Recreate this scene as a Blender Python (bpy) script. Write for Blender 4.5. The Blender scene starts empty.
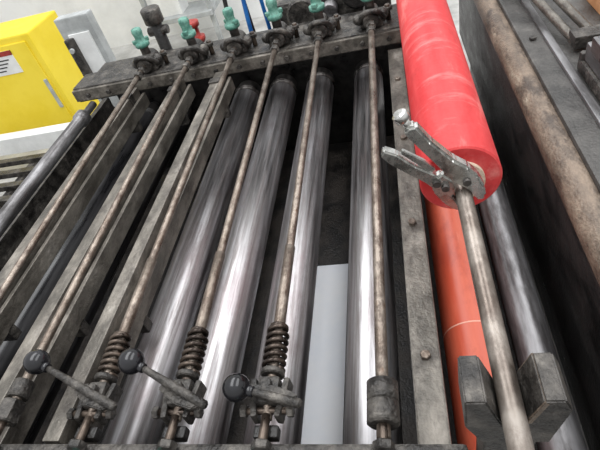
import bpy, bmesh, math, random
from mathutils import Vector, Matrix, Euler
random.seed(3)
S=bpy.context.scene
# ------------------------------------------------------------ materials
def lin(c): return tuple(((x/255)/12.92 if x/255<=.04045 else ((x/255+.055)/1.055)**2.4) for x in c)+(1,)
def mat(name,c1,c2=None,c3=None,rough=.5,metal=0.,scale=(12,12,12),lo=.4,hi=.6,bump=0.,rvar=.15,spec=.5,fine=90,dirt=0.,dc=(30,24,20),dscale=(9,4,9),dlo=.5,dhi=.62,sheen=0,blotch=None):
    m=bpy.data.materials.new(name); m.use_nodes=True
    nt=m.node_tree; N=nt.nodes; L=nt.links
    p=N['Principled BSDF']
    p.inputs['Metallic'].default_value=metal
    p.inputs['Specular IOR Level'].default_value=spec
    if sheen: p.inputs['Sheen Weight'].default_value=sheen
    g=N.new('ShaderNodeNewGeometry')
    def noise(sc,det=8,ro=.65):
        mp=N.new('ShaderNodeMapping'); mp.inputs['Scale'].default_value=sc
        L.new(g.outputs['Position'],mp.inputs['Vector'])
        n=N.new('ShaderNodeTexNoise'); n.inputs['Scale'].default_value=1; n.inputs['Detail'].default_value=det; n.inputs['Roughness'].default_value=ro
        L.new(mp.outputs[0],n.inputs['Vector']); return n
    n=noise(scale)
    r=N.new('ShaderNodeValToRGB'); e=r.color_ramp.elements
    e[0].position=lo; e[1].position=hi
    e[0].color=lin(c1); e[1].color=lin(c2 or c1)
    if c3:
        x=e.new(min(.98,hi+.12)); x.color=lin(c3)
    L.new(n.outputs['Fac'],r.inputs[0]); col=r.outputs[0]
    mr=N.new('ShaderNodeMapRange'); mr.inputs[1].default_value=.3; mr.inputs[2].default_value=.7
    mr.inputs[3].default_value=max(.03,rough-rvar); mr.inputs[4].default_value=min(1,rough+rvar)
    L.new(n.outputs['Fac'],mr.inputs[0]); L.new(mr.outputs[0],p.inputs['Roughness'])
    def layer(col,sc,lo_,hi_,amt,dcol):
        d=noise(sc,10,.72)
        dr=N.new('ShaderNodeMapRange'); dr.inputs[1].default_value=lo_; dr.inputs[2].default_value=hi_; dr.inputs[3].default_value=0; dr.inputs[4].default_value=amt
        L.new(d.outputs['Fac'],dr.inputs[0])
        mx=N.new('ShaderNodeMix'); mx.data_type='RGBA'
        L.new(dr.outputs[0],mx.inputs['Factor']); L.new(col,mx.inputs['A']); mx.inputs['B'].default_value=lin(dcol)
        return mx.outputs['Result'],dr.outputs[0]
    if blotch:
        col,_=layer(col,*blotch)
    if dirt:
        col,f=layer(col,dscale,dlo,dhi,dirt,dc)
        if metal>0:
            mm=N.new('ShaderNodeMapRange'); mm.inputs[1].default_value=0; mm.inputs[2].default_value=1; mm.inputs[3].default_value=metal; mm.inputs[4].default_value=metal*.3
            L.new(f,mm.inputs[0]); L.new(mm.outputs[0],p.inputs['Metallic'])
    L.new(col,p.inputs['Base Color'])
    if bump:
        n2=noise((fine,fine,fine),5,.5)
        b=N.new('ShaderNodeBump'); b.inputs['Strength'].default_value=bump; b.inputs['Distance'].default_value=.01
        L.new(n2.outputs['Fac'],b.inputs['Height']); L.new(b.outputs[0],p.inputs['Normal'])
    return m
M={}
M['steel']=mat('polished_steel',(140,136,135),(192,190,191),(214,213,216),rough=.40,metal=1,scale=(30,.8,30),lo=.36,hi=.56,rvar=.12,dirt=.6,dc=(96,86,82),dscale=(44,2.0,44),dlo=.48,dhi=.6,bump=.03,fine=60,blotch=((5,3,5),.48,.62,.45,(150,134,136)))
M['steel2']=mat('worn_steel_end',(52,50,48),(112,108,105),rough=.45,metal=1,scale=(30,8,30),dirt=.6)
M['rod']=mat('oily_steel_rod',(106,94,84),(152,141,130),(116,92,74),rough=.34,metal=.7,scale=(22,12,22),bump=.3,dirt=.7,dc=(66,50,40),dscale=(26,16,26),rvar=.1)
M['bar']=mat('grimy_flat_bar',(92,88,81),(134,128,119),(168,162,153),rough=.42,metal=.4,scale=(12,5,12),bump=.35,dirt=.75,dc=(50,44,39),dscale=(12,8,12),dlo=.46,dhi=.64)
M['iron']=mat('oily_cast_iron',(40,38,36),(90,86,81),(128,123,115),rough=.42,metal=.35,scale=(16,16,16),bump=.6,dirt=.6,dc=(25,22,20),dscale=(22,22,22))
M['black']=mat('oily_black',(18,17,17),(46,44,42),rough=.38,metal=.1,scale=(14,5,14),bump=.4)
M['dark']=mat('greasy_steel_web',(34,33,33),(66,64,63),(92,90,88),rough=.42,metal=.4,scale=(9,4,9),bump=.3,dirt=.5)
M['rubber']=mat('black_rubber_roller',(26,26,28),(68,67,68),rough=.34,scale=(20,1.5,20))
M['knob']=mat('bakelite_ball',(16,16,18),(28,28,32),rough=.16,rvar=.05,scale=(20,20,20))
M['spring']=mat('dark_spring_steel',(52,44,39),(104,92,82),rough=.32,metal=.7)
M['teal']=mat('teal_paint',(70,122,108),(108,156,140),(60,84,76),rough=.5,scale=(30,30,30),bump=.2,dirt=.4,dc=(40,50,46),dscale=(40,40,40))
M['redroll']=mat('red_film',(196,50,52),(210,70,70),(226,126,120),rough=.52,metal=0,scale=(9,1.8,9),lo=.42,hi=.60,bump=.3,fine=24,rvar=.12,dirt=.4,dc=(228,146,142),dscale=(4,14,4),dlo=.54,dhi=.68,spec=.35,blotch=((14,5,14),.52,.66,.5,(168,44,44)))
M['orange']=mat('orange_rubber',(186,76,52),(200,96,70),(212,132,112),rough=.4,scale=(14,2,14),lo=.4,hi=.65,dirt=.45,dc=(146,52,40))
M['seam']=mat('pale_seam',(206,150,132),(220,160,140),rough=.5)
M['core']=mat('cardboard_core',(200,176,152),(224,206,184),rough=.8,scale=(60,60,60))
M['chrome']=mat('nickel_plate',(180,180,177),(216,216,212),(140,135,128),rough=.28,metal=1,scale=(40,40,40),rvar=.1)
M['shaft']=mat('shaft_steel',(112,102,94),(160,151,142),(178,170,162),rough=.38,metal=.75,scale=(16,9,16),dirt=.5,dc=(74,58,48),dscale=(20,12,20))
M['pipe']=mat('grey_pipe',(92,90,90),(146,145,146),rough=.4,metal=.7,scale=(24,3,24),dirt=.5,dscale=(14,5,14))
M['rust']=mat('rusty_frame',(98,86,75),(142,126,110),(172,160,142),rough=.5,metal=.25,scale=(12,5,12),bump=.5,dirt=.75,dc=(56,47,41),dscale=(14,6,14),dlo=.48,dhi=.60)
M['table']=mat('dusty_table',(58,57,55),(88,86,83),(122,119,114),rough=.45,metal=.3,scale=(6,6,6),bump=.3,lo=.38,hi=.62,dirt=.6,dc=(34,32,31),dscale=(10,6,10))
M['yellow']=mat('yellow_paint',(236,208,40),(244,218,62),rough=.5,scale=(3,3,3))
M['white']=mat('white_panel',(218,219,217),(235,236,234),rough=.6,scale=(4,4,4))
M['grey']=mat('grey_paint',(150,153,152),(176,179,178),rough=.5,scale=(8,8,8))
M['sheet']=mat('pale_sheet',(244,247,252),(252,253,255),rough=.5,scale=(4,4,4))
M['blue']=mat('blue_hose',(24,84,150),(40,110,180),rough=.35)
M['redp']=mat('red_paint',(130,36,30),(160,50,40),rough=.5,bump=.2)
M['floor']=mat('concrete_floor',(158,157,153),(194,193,189),(210,209,206),rough=.75,scale=(2.5,2.5,2.5),bump=.2)
M['wall']=mat('painted_wall',(222,223,222),(236,237,236),rough=.8,scale=(2,2,2))
M['gap_shade']=mat('oily_gap_shade',(22,20,19),(62,56,51),rough=.45,scale=(8,8,8),bump=.5)  # oil-dark colour that also paints in the shade beneath the rollers
M['tan']=mat('tan_box',(186,130,86),(206,152,108),rough=.7)
# ------------------------------------------------------------ builder
class B:
    def __init__(s,name): s.name=name; s.bm=bmesh.new(); s.mats=[]
    def mi(s,m):
        if m not in s.mats: s.mats.append(m)
        return s.mats.index(m)
    def add(s,tb,m,smooth=None):
        i=s.mi(m)
        me=bpy.data.meshes.new('t')
        for f in tb.faces:
            f.material_index=i
            if smooth is not None: f.smooth=smooth
        tb.to_mesh(me); tb.free(); s.bm.from_mesh(me); bpy.data.meshes.remove(me)
        return s
    def box(s,c,d,m,rot=(0,0,0),bev=.004):
        tb=bmesh.new(); bmesh.ops.create_cube(tb,size=1)
        bmesh.ops.scale(tb,vec=Vector(d),verts=tb.verts)
        if bev: bmesh.ops.bevel(tb,geom=tb.edges[:],offset=min(bev,min(d)*.3),segments=2,affect='EDGES',profile=.6)
        bmesh.ops.transform(tb,matrix=Matrix.Translation(Vector(c))@Euler(rot).to_matrix().to_4x4(),verts=tb.verts)
        return s.add(tb,m,False)
    def bx(s,x0,x1,y0,y1,z0,z1,m,bev=.004):
        return s.box(((x0+x1)/2,(y0+y1)/2,(z0+z1)/2),(x1-x0,y1-y0,z1-z0),m,bev=bev)
    def lathe(s,p0,p1,prof,m,n=40):
        p0=Vector(p0);p1=Vector(p1);ax=(p1-p0).normalized()
        a=ax.orthogonal().normalized(); b=ax.cross(a)
        tb=bmesh.new(); rings=[]
        for t,r in prof:
            rings.append([tb.verts.new(p0+ax*t+(a*math.cos(k*2*math.pi/n)+b*math.sin(k*2*math.pi/n))*max(r,1e-5)) for k in range(n)])
        for q in range(len(rings)-1):
            flat=abs(prof[q+1][0]-prof[q][0])<abs(prof[q+1][1]-prof[q][1])*1.5
            for k in range(n):
                f=tb.faces.new((rings[q][k],rings[q][(k+1)%n],rings[q+1][(k+1)%n],rings[q+1][k])); f.smooth=n>10 and (not flat or len(prof)>8)
        tb.faces.new(rings[0][::-1]); tb.faces.new(rings[-1])
        return s.add(tb,m)
    def cyl(s,p0,p1,r,m,n=28,ch=.12,r2=None):
        L=(Vector(p1)-Vector(p0)).length; r2=r if r2 is None else r2
        c=min(r*ch,L*.2)
        return s.lathe(p0,p1,[(0,r-c),(c,r),(L-c,r2),(L,r2-c)],m,n)
    def sph(s,c,r,m,sc=(1,1,1)):
        tb=bmesh.new(); bmesh.ops.create_uvsphere(tb,u_segments=32,v_segments=20,radius=r)
        bmesh.ops.scale(tb,vec=Vector(sc),verts=tb.verts); bmesh.ops.translate(tb,vec=Vector(c),verts=tb.verts)
        return s.add(tb,m,True)
    def tube(s,pts,r,m,n=10,sub=0):
        pts=[Vector(p) for p in pts]
        if sub:
            o=[]
            for i in range(len(pts)-1):
                a=pts[max(i-1,0)];b=pts[i];c=pts[i+1];d=pts[min(i+2,len(pts)-1)]
                for k in range(sub):
                    t=k/sub
                    o.append(.5*((2*b)+(-a+c)*t+(2*a-5*b+4*c-d)*t*t+(-a+3*b-3*c+d)*t**3))
            o.append(pts[-1]); pts=o
        tb=bmesh.new(); rings=[]; u=None
        for i,p in enumerate(pts):
            t=(pts[min(i+1,len(pts)-1)]-pts[max(i-1,0)]).normalized()
            if u is None: u=t.orthogonal().normalized()
            u=(u-t*u.dot(t)).normalized(); v=t.cross(u)
            rings.append([tb.verts.new(p+(u*math.cos(k*2*math.pi/n)+v*math.sin(k*2*math.pi/n))*r) for k in range(n)])
        for q in range(len(rings)-1):
            for k in range(n): tb.faces.new((rings[q][k],rings[q][(k+1)%n],rings[q+1][(k+1)%n],rings[q+1][k]))
        tb.faces.new(rings[0][::-1]); tb.faces.new(rings[-1])
        return s.add(tb,m,True)
    def spring(s,p0,p1,R,r,turns,m):
        p0=Vector(p0);p1=Vector(p1);ax=(p1-p0);a=ax.orthogonal().normalized();b=ax.normalized().cross(a)
        N=int(turns*20)
        return s.tube([p0+ax*(i/N)+(a*math.cos(i*math.pi/10)+b*math.sin(i*math.pi/10))*R for i in range(N+1)],r,m,8)
    def poly(s,O,U,V,W,pts,th,m,bev=.003):
        O=Vector(O);U=Vector(U);V=Vector(V);W=Vector(W)
        tb=bmesh.new()
        f=tb.faces.new([tb.verts.new(O+U*a+V*b-W*th/2) for a,b in pts])
        r=bmesh.ops.extrude_face_region(tb,geom=[f])
        bmesh.ops.translate(tb,vec=W*th,verts=[v for v in r['geom'] if isinstance(v,bmesh.types.BMVert)])
        bmesh.ops.recalc_face_normals(tb,faces=tb.faces)
        if bev: bmesh.ops.bevel(tb,geom=tb.edges[:],offset=bev,segments=2,affect='EDGES')
        return s.add(tb,m,False)
    def done(s):
        bmesh.ops.recalc_face_normals(s.bm,faces=s.bm.faces)
        me=bpy.data.meshes.new(s.name)
        vs=[v.co for v in s.bm.verts]
        lo=Vector([min(v[i] for v in vs) for i in range(3)]); hi=Vector([max(v[i] for v in vs) for i in range(3)])
        c=(lo+hi)/2; bmesh.ops.translate(s.bm,vec=-c,verts=s.bm.verts)
        s.bm.to_mesh(me); s.bm.free()
        for m in s.mats: me.materials.append(M[m])
        o=bpy.data.objects.new(s.name,me); o.location=c; S.collection.objects.link(o); return o
Z=lambda h:2.0-h
# ------------------------------------------------------------ shell
B('floor').bx(-6,4,-1,6,-.1,0,'floor',bev=0).done()
B('wall_back').bx(-6,4,6,6.15,0,3.4,'wall',bev=0).done()
B('gap_shade_slab').bx(-1.9,.48,.5,2.97,0,.03,'gap_shade').done()  # added slab, its dark colour stands in for shade between the rollers
B('plastic_sheet').bx(-.56,-.2,.75,1.78,.03,.04,'sheet',bev=.001).done()
# ------------------------------------------------------------ machine frame
b=B('frame_crossbeam')
b.bx(-1.95,.06,2.58,2.78,.855,.95,'iron',bev=.01)
b.bx(-1.95,.06,2.56,2.585,.87,.94,'bar')
for i in range(14):
    x=-1.85+i*.14; b.cyl((x,2.545,.905),(x,2.565,.905),.014,'iron',n=6)
b.done()
b=B('rear_shade_plate'); b.bx(-1.95,.06,2.98,3.04,.0,.84,'black'); b.bx(-1.95,.06,2.9,3.04,.84,.90,'iron'); b.done()  # added dark skirt, closes off light below the far beam
b=B('frame_crossbeam')
b.bx(-1.95,.06,.34,.45,.78,.918,'iron',bev=.01)
b.bx(-1.95,.06,.34,.40,.0,.80,'black')
for i in range(22):
    x=-1.55+i*.075
    b.cyl((x,.415,.915),(x,.415,.932),.012,'teal' if i%3==0 else 'iron',n=6)
b.done()
b=B('frame_side_rail')
b.bx(-.045,.03,.46,2.545,.70,.85,'bar',bev=.006)
b.bx(-.045,.03,.51,2.545,.03,.70,'black')
for y in (.7,1.2,1.7,2.2): b.cyl((-.008,y,.84),(-.008,y,.862),.014,'rod',n=6)
b.done()
b=B('frame_side_rail'); b.bx(-2.0,-1.96,.36,2.9,.0,.72,'iron'); b.done()
# ------------------------------------------------------------ rollers
def roller(name,x,h,R,y0,y1,m,e='steel2'):
    b=B(name)
    b.lathe((x,y0,Z(h)),(x,y1,Z(h)),[(0,R-.006),(.006,R),(y1-y0-.16,R)],m,n=72)
    y=y1-.16
    b.lathe((x,y,Z(h)),(x,y1,Z(h)),[(0,R),(.03,R),(.034,R+.004),(.06,R+.004),(.064,R-.004),(.12,R-.004),(.13,R*.6),(.16,R*.6)],e,n=56)
    b.cyl((x,y1-.01,Z(h)),(x,2.975,Z(h)),.035,e)
    b.lathe((x,y0-.07,Z(h)),(x,y0+.01,Z(h)),[(0,.03),(.08,.03)],e)
    return b.done()
for x in (-.966,-.726,-.484,-.182): roller('steel_roller',x,1.42,.086,.48,2.93,'steel')
for x in (-1.22,-1.46,-1.70): roller('rubber_roller',x,1.44,.075,.48,2.93,'rubber','black')
# ------------------------------------------------------------ rods
HN=1.07
def rodp(x,y):
    t=(y-.6)/(2.66-.6); return Vector((x,y,Z(HN+(1.0-HN)*t)))
rods=[(-1.433,'n'),(-1.137,'n'),(-.872,'l'),(-.624,'l'),(-.388,'l'),(-.113,'c')]
for x,k in rods:
    b=B('tension_rod')
    r=.0135 if k!='c' else .0155
    b.cyl(rodp(x,.50),rodp(x,2.72),r,'rod',n=20)
    for y in (2.46,2.52): b.cyl(rodp(x,y),rodp(x,y+.035),.024,'iron',n=6)
    if k=='l':
        b.spring(rodp(x,.625),rodp(x,.745),.0255,.0065,6,'spring')
        b.cyl(rodp(x,.745),rodp(x,.758),.027,'spring'); b.cyl(rodp(x,.61),rodp(x,.627),.031,'iron')
        b.cyl(rodp(x,.76),rodp(x,1.05),.0165,'rod',n=20)
    if k=='c':
        b.lathe(rodp(x,.484),rodp(x,.59),[(0,.032),(.004,.037),(.05,.037),(.053,.034),(.056,.037),(.1,.037),(.105,.03)],'iron',n=36)
        b.cyl(rodp(x,.455),rodp(x,.49),.016,'rod')
    if k=='n':
        b.cyl(rodp(x,.50),rodp(x,.56),.034,'iron',n=6); b.cyl(rodp(x,.57),rodp(x,.62),.03,'iron')
    b.cyl((x,.43,.935),(x,.51,.932),.011,'spring'); b.cyl((x,.425,.935),(x,.445,.935),.024,'iron',n=6)
    b.done()
def lever(x,ball):
    b=B('ball_lever_clamp')
    z=rodp(x,.56).z
    b.box((x,.565,z),(.056,.07,.055),'iron',bev=.01)
    b.box((x-.036,.55,z-.005),(.016,.10,.045),'iron',rot=(0,0,.15),bev=.005)
    b.box((x+.036,.55,z-.005),(.016,.10,.045),'iron',rot=(0,0,-.15),bev=.005)
    b.cyl((x-.055,.52,z+.002),(x+.055,.52,z+.002),.009,'spring')
    b.cyl((x-.066,.52,z+.002),(x-.05,.52,z+.002),.016,'iron',n=6); b.cyl((x+.05,.52,z+.002),(x+.066,.52,z+.002),.016,'iron',n=6)
    b.cyl((x,.57,z+.02),(x,.57,z+.046),.015,'iron',n=6)
    b.box((x,.475,z-.02),(.06,.03,.03),'black',bev=.005)
    bl=Vector(ball); e=Vector((x+.095,.515,z+.042)); d=(bl-e)
    b.lathe(e,bl,[(0,.007),(.005,.0115),(d.length*.45,.0115),(d.length*.75,.009),(d.length-.01,.007)],'iron',n=20)
    b.poly(Vector((x,.548,z+.040)),Vector((d.x,d.y,0)).normalized(),Vector((-d.y,d.x,0)).normalized(),(0,0,1),
       [(-.085,-.006),(-.07,-.013),(-.02,-.02),(.03,-.012),(.05,-.008),(.05,.008),(.03,.012),(-.02,.02),(-.07,.013)],.014,'iron')
    b.sph(bl,.034,'knob')
    b.cyl(bl+(e-bl).normalized()*.026,bl+(e-bl).normalized()*.045,.013,'knob')
    b.done()
lever(-.872,(-1.045,.63,1.015)); lever(-.624,(-.752,.622,1.01)); lever(-.388,(-.455,.553,.985))
for x in (-1.535,-1.235,-.985):
    b=B('flat_guide_bar')
    b.bx(x-.026,x+.026,.46,2.54,Z(1.19),Z(1.095),'bar',bev=.004)
    b.bx(x-.032,x+.032,2.40,2.45,Z(1.21),Z(1.085),'iron')
    b.bx(x+.04,x+.058,.46,2.54,Z(1.21),Z(1.135),'bar',bev=.003)
    b.bx(x-.08,x-.05,.46,2.54,Z(1.27),Z(1.22),'pipe',bev=.003)
    b.bx(x-.08,x+.058,2.3,2.34,Z(1.26),Z(1.2),'iron')
    b.bx(x-.08,x+.058,.9,.94,Z(1.26),Z(1.2),'iron')
    b.done()
B('idler_bar').lathe((-1.84,.6,Z(1.15)),(-1.84,2.54,Z(1.15)),[(0,.02),(.05,.02),(.055,.036),(1.74,.036),(1.75,.045),(1.80,.045),(1.81,.022),(1.94,.022)],'pipe').done()
for i,(x,k) in enumerate(rods):
    b=B('screw_bracket')
    b.box((x,2.68,.975),(.12,.13,.05),'iron',bev=.012)
    b.cyl((x,2.58,1.0),(x,2.75,1.0),.042,'iron')
    b.cyl((x-.075,2.66,.985),(x+.075,2.66,.985),.024,'iron')
    b.sph((x-.068,2.64,1.0),.028,'iron'); b.sph((x+.062,2.66,1.0),.03,'iron')
    b.cyl((x,2.68,1.03),(x,2.68,1.10),.026,'iron')
    b.tube([(x-.06,2.62,.99),(x-.03,2.585,1.045),(x+.035,2.585,1.045),(x+.07,2.63,.99)],.014,'iron',sub=6)
    b.cyl((x+.09,2.70,.95),(x+.09,2.70,1.03),.014,'spring'); b.cyl((x+.09,2.70,1.0),(x+.09,2.70,1.02),.026,'iron',n=6)
    b.lathe((x,2.68,1.08),(x,2.68,1.19),[(0,.038),(.006,.043),(.026,.043),(.030,.030),(.055,.026),(.085,.031),(.104,.027),(.108,.018)],'teal',n=20)
    b.box((x,2.68,1.115),(.098,.03,.022),'teal',rot=(0,0,.5+i),bev=.006)
    b.done()
# ------------------------------------------------------------ red roll + shaft
X=.127;H=.85
b=B('red_film_roll')
b.lathe((X,1.03,Z(H)),(X,3.3,Z(H)),[(0,.058),(0,.099),(.004,.104),(2.26,.104),(2.27,.1)],'redroll',n=96)
b.lathe((X,1.018,Z(H)),(X,1.05,Z(H)),[(0,.046),(0,.060),(.03,.061)],'core',n=64)
b.lathe((X,1.012,Z(H)),(X,1.05,Z(H)),[(0,.022),(.0,.044),(.03,.045)],'pipe',n=48)
b.done()
B('roll_shaft').cyl((X,.28,Z(H)),(X,3.5,Z(H)),.0205,'shaft',n=40).done()
b=B('shaft_stand'); b.bx(X-.05,X+.05,3.4,3.48,0,Z(H)-.02,'iron'); b.done()
b=B('shaft_cradle')
b.poly((X,.44,Z(H)),(1,0,0),(0,0,1),(0,1,0),[(-.078,.052),(-.044,.052),(-.016,-.030),(.016,-.030),(.044,.052),(.076,.052),(.09,.02),(.066,-.10),(-.05,-.10),(-.078,-.04)],.09,'iron',bev=.003)
b.poly((X,.44,Z(H)),(1,0,0),(0,0,1),(0,1,0),[(.020,-.022),(.030,-.022),(.052,.046),(.044,.050)],.092,'rust',bev=.001)
b.bx(X-.045,X+.045,.40,.48,.0,Z(H)-.09,'iron')
b.done()
b=B('locking_pliers')
O=Vector((X,.975,Z(H))); U=Vector((-.47,0,.883))*.95; V=Vector((-.883,0,-.47)); W=Vector((0,1,0))
b.poly(O,U,V,W,[(-.038,-.026),(-.03,-.044),(.0,-.056),(.04,-.06),(.08,-.054),(.12,-.038),(.2,-.022),(.262,-.018),(.27,.0),(.262,.016),(.2,.010),(.12,.002),(.06,-.002),(.035,-.012),(.02,-.02),(-.02,-.021)],.034,'chrome',bev=.006)
b.poly(O,U,V,W,[(-.040,.026),(-.02,.021),(.02,.02),(.03,.004),(.06,-.006),(.10,.006),(.10,.036),(.06,.054),(.01,.052),(-.03,.042)],.028,'chrome',bev=.006)
b.poly(O+W*-.002,U,V,W,[(.06,.03),(.075,.012),(.11,.020),(.16,.043),(.22,.060),(.25,.078),(.24,.094),(.2,.088),(.15,.070),(.10,.052),(.07,.046)],.028,'chrome',bev=.004)
b.poly(O+W*-.004,U,V,W,[(.12,.012),(.16,.020),(.22,.044),(.215,.054),(.15,.036),(.115,.026)],.012,'chrome',bev=.002)
b.cyl(O+U*.262,O+U*.285,.010,'chrome'); b.lathe(O+U*.283,O+U*.31,[(0,.013),(.004,.018),(.022,.018),(.026,.012)],'chrome',n=12)
for u,v in ((.06,.02),(.085,.03),(.045,-.03)): b.cyl(O+U*u+V*v-W*.024,O+U*u+V*v+W*.018,.010,'steel2')
for k in range(5): b.box(O+U*(-.015+k*.008)+V*.021,(.003,.022,.004),'steel2',rot=(0,.5,0),bev=0)
b.done()
b=B('orange_rubber_roller')
b.lathe((.138,.50,Z(1.33)),(.138,2.95,Z(1.33)),[(0,.085),(.005,.09),(2.44,.09),(2.45,.085)],'orange',n=72)
b.lathe((.138,.86,Z(1.33)),(.138,.88,Z(1.33)),[(0,.0901),(.001,.0906),(.004,.0906),(.005,.0901)],'seam',n=72)
b.cyl((.138,.40,Z(1.33)),(.138,.51,Z(1.33)),.03,'pipe'); b.done()
b=B('grey_pipe'); b.cyl((.305,.3,Z(1.38)),(.305,3.1,Z(1.38)),.056,'pipe',n=48)
for y in (.35,3.0): b.bx(.28,.33,y,y+.05,.0,.60,'iron')
b.done()
# ------------------------------------------------------------ right hand frame
b=B('side_frame')
b.bx(.515,1.7,.15,3.6,.93,.98,'table',bev=.012)
b.bx(.53,.60,.15,3.6,.0,.95,'black')
b.cyl((.493,.15,Z(1.09)),(.493,3.6,Z(1.09)),.056,'rust',n=40)
b.bx(.455,.50,.15,3.6,.40,.87,'dark')
b.bx(.60,.63,.15,3.6,.978,.995,'pipe')
for y in (.6,1.1,2.1,2.6): b.cyl((.56,y,.98),(.56,y,.992),.014,'iron',n=6)
b.bx(1.6,1.7,.15,3.6,.0,.95,'black')
b.done()
b=B('bearing_block')
b.bx(.64,.88,1.50,1.80,.98,1.03,'iron',bev=.012); b.bx(.65,.86,1.53,1.77,1.03,1.10,'pipe',bev=.012)
b.bx(.64,.73,1.60,1.70,1.09,1.15,'pipe',bev=.01)
b.cyl((.78,1.52,1.09),(.78,1.80,1.09),.05,'pipe')
for x in (.655,.86):
    for y in (1.52,1.78): b.cyl((x,y,1.03),(x,y,1.055),.016,'steel2',n=6)
b.done()
b=B('link_arms')
for o in (0,.075):
    b.tube([(.57+o,2.95,1.06),(.60+o,2.6,1.06),(.63+o,2.25,1.05),(.68+o,1.98,1.01)],.018,'bar',sub=8)
b.cyl((.55,2.92,1.06),(.70,2.92,1.06),.03,'iron'); b.box((.725,1.96,1.02),(.12,.08,.05),'iron'); b.bx(.64,.68,2.88,2.96,.98,1.04,'iron'); b.done()
b=B('storage_carton'); b.bx(.85,1.15,2.15,2.45,.98,1.10,'tan'); b.bx(.99,1.01,2.15,2.45,1.099,1.103,'white',bev=0); b.done()
# ------------------------------------------------------------ background left
b=B('yellow_cabinet')
x0,x1,y0,y1,z0,z1=-4.6,-2.96,3.79,4.3,.07,1.0
b.bx(x0,x1,y0,y1,z0,z1,'yellow',bev=.015)
b.bx(x0+.05,x1-.06,y0-.012,y0+.01,z0+.06,z1-.06,'yellow',bev=.004)
b.bx(x0,x1,y0+.03,y1,0,z0,'white')
b.bx(x1-.62,x1-.24,y0-.018,y0-.01,z1-.30,z1-.10,'white',bev=0)
b.bx(x1-.62,x1-.24,y0-.021,y0-.012,z1-.14,z1-.10,'redp',bev=0)
for k in range(4): b.bx(x1-.59,x1-.30-.03*k,y0-.020,y0-.012,z1-.18-.03*k,z1-.17-.03*k,'black',bev=0)
b.bx(x1-.10,x1-.07,y0-.03,y0-.01,z0+.25,z1-.4,'grey')
b.done()
b=B('white_rail'); b.bx(-4.2,-2.45,3.3,3.42,.18,.33,'white'); b.bx(-2.6,-2.5,3.3,3.42,0,.3,'white'); b.bx(-4.1,-4.0,3.3,3.42,0,.3,'white'); b.done()
b=B('floor_grating')
for i in range(9): b.bx(-3.6,-2.15,1.5+i*.17,1.56+i*.17,.32,.36,'iron')
for x in (-3.5,-2.85,-2.2): b.bx(x-.03,x+.03,1.5,2.95,0,.32,'iron')
b.done()
b=B('control_post')
b.bx(-2.46,-2.18,3.48,3.58,0,1.12,'grey',bev=.01); b.bx(-2.40,-2.22,3.465,3.482,.5,1.0,'white',bev=.003)
b.bx(-2.43,-2.36,3.42,3.47,.62,.98,'iron',bev=.012); b.cyl((-2.395,3.40,.9),(-2.395,3.43,.9),.02,'grey')
b.tube([(-2.395,3.445,.63),(-2.37,3.43,.45),(-2.27,3.43,.3),(-2.2,3.43,.02)],.012,'black',sub=8)
b.done()
b=B('black_standpipe'); b.cyl((-1.53,3.15,0),(-1.53,3.15,1.08),.04,'black'); b.cyl((-1.53,3.15,1.05),(-1.53,3.15,1.15),.065,'iron'); b.cyl((-1.6,3.15,1.0),(-1.46,3.15,1.0),.03,'iron'); b.done()
b=B('red_valve'); b.cyl((-1.28,3.12,0),(-1.28,3.12,.93),.03,'black'); b.lathe((-1.28,3.12,.88),(-1.28,3.12,1.05),[(0,.05),(.02,.06),(.04,.06),(.045,.035),(.1,.035),(.11,.05),(.14,.05),(.15,.02)],'redp',n=20); b.done()
b=B('air_hose')
for k,x in enumerate((-1.02,-.90)):
    b.tube([(x,3.1,0.01),(x,3.1,.6),(x,3.12,1.0),(x+.02,3.2,1.35),(x+.03,3.4,1.3),(x+.03,3.5,.5),(x+.03,3.5,0.01)],.014,'blue' if k==1 else 'black',sub=8)
b.done()
b=B('drive_housing'); b.bx(-.75,.0,3.2,3.6,0,.98,'iron',bev=.03); b.cyl((-.55,3.1,.92),(-.55,3.3,.92),.10,'iron'); b.cyl((-.2,3.1,.98),(-.2,3.3,.98),.09,'black')
b.cyl((-.38,3.12,.9),(-.38,3.3,.9),.05,'pipe'); b.done()
b=B('storage_rack')
for x in (-2.6,-1.9): b.bx(x,x+.05,5.2,5.25,0,1.8,'grey')
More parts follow.
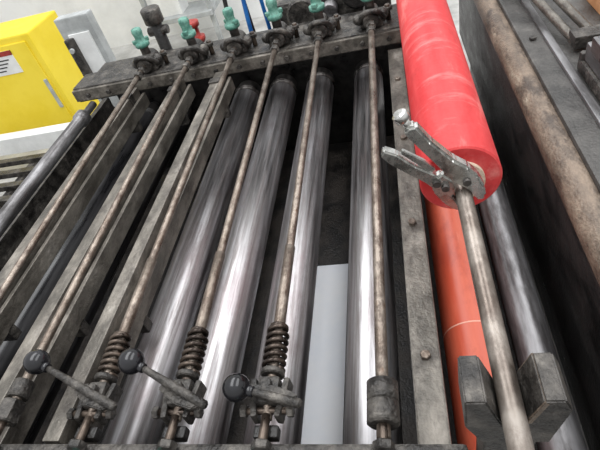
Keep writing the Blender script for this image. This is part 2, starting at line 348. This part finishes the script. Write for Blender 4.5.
for z in (.4,.9,1.5): b.bx(-2.6,-1.85,5.15,5.6,z,z+.05,'grey')
b.bx(-2.5,-2.2,5.25,5.5,.45,.75,'white'); b.bx(-2.15,-1.95,5.25,5.5,.95,1.2,'white'); b.done()
# ------------------------------------------------------------ light
def area(name,loc,sx,sy,p,col=(1,1,1),rot=(0,0,0)):
    l=bpy.data.lights.new(name,'AREA'); l.shape='RECTANGLE'; l.size=sx; l.size_y=sy; l.energy=p; l.color=col
    o=bpy.data.objects.new(name,l); o.location=loc; o.rotation_euler=rot; S.collection.objects.link(o)
area('skylight_strip',(-1.6,2.5,4.6),1.5,6,150,(.97,.98,1))
area('skylight_strip',(1.3,2.5,4.6),1.5,6,115,(.97,.98,1))
w=bpy.data.worlds.new('hall'); S.world=w; w.use_nodes=True; nt=w.node_tree; N=nt.nodes; L=nt.links
tc=N.new('ShaderNodeTexCoord'); sp=N.new('ShaderNodeSeparateXYZ'); r=N.new('ShaderNodeValToRGB')
L.new(tc.outputs['Generated'],sp.inputs[0])
mr=N.new('ShaderNodeMapRange'); mr.inputs[1].default_value=-1; mr.inputs[2].default_value=1
L.new(sp.outputs['Z'],mr.inputs[0]); L.new(mr.outputs[0],r.inputs[0])
e=r.color_ramp.elements; e[0].position=.3; e[0].color=(.08,.08,.08,1); e[1].position=1; e[1].color=(1.0,1.01,1.03,1)
x=e.new(.52); x.color=(.6,.6,.6,1); x=e.new(.75); x.color=(.72,.73,.74,1)
L.new(r.outputs[0],N['Background'].inputs[0]); N['Background'].inputs[1].default_value=1.35
# ------------------------------------------------------------ camera
cd=bpy.data.cameras.new('cam'); cd.sensor_width=36; cd.lens=487/600*36; cd.clip_start=.02
co=bpy.data.objects.new('camera',cd); S.collection.objects.link(co); S.camera=co
yv=Vector((.0956,.6912,-.7162)).normalized(); xv=Vector((.9682,.103,.228)); xv=(xv-yv*xv.dot(yv)).normalized(); zv=xv.cross(yv)
m=Matrix((xv,yv,zv)).to_4x4(); m.translation=Vector((0,0,2)); co.matrix_world=m
S.view_settings.view_transform='Standard'
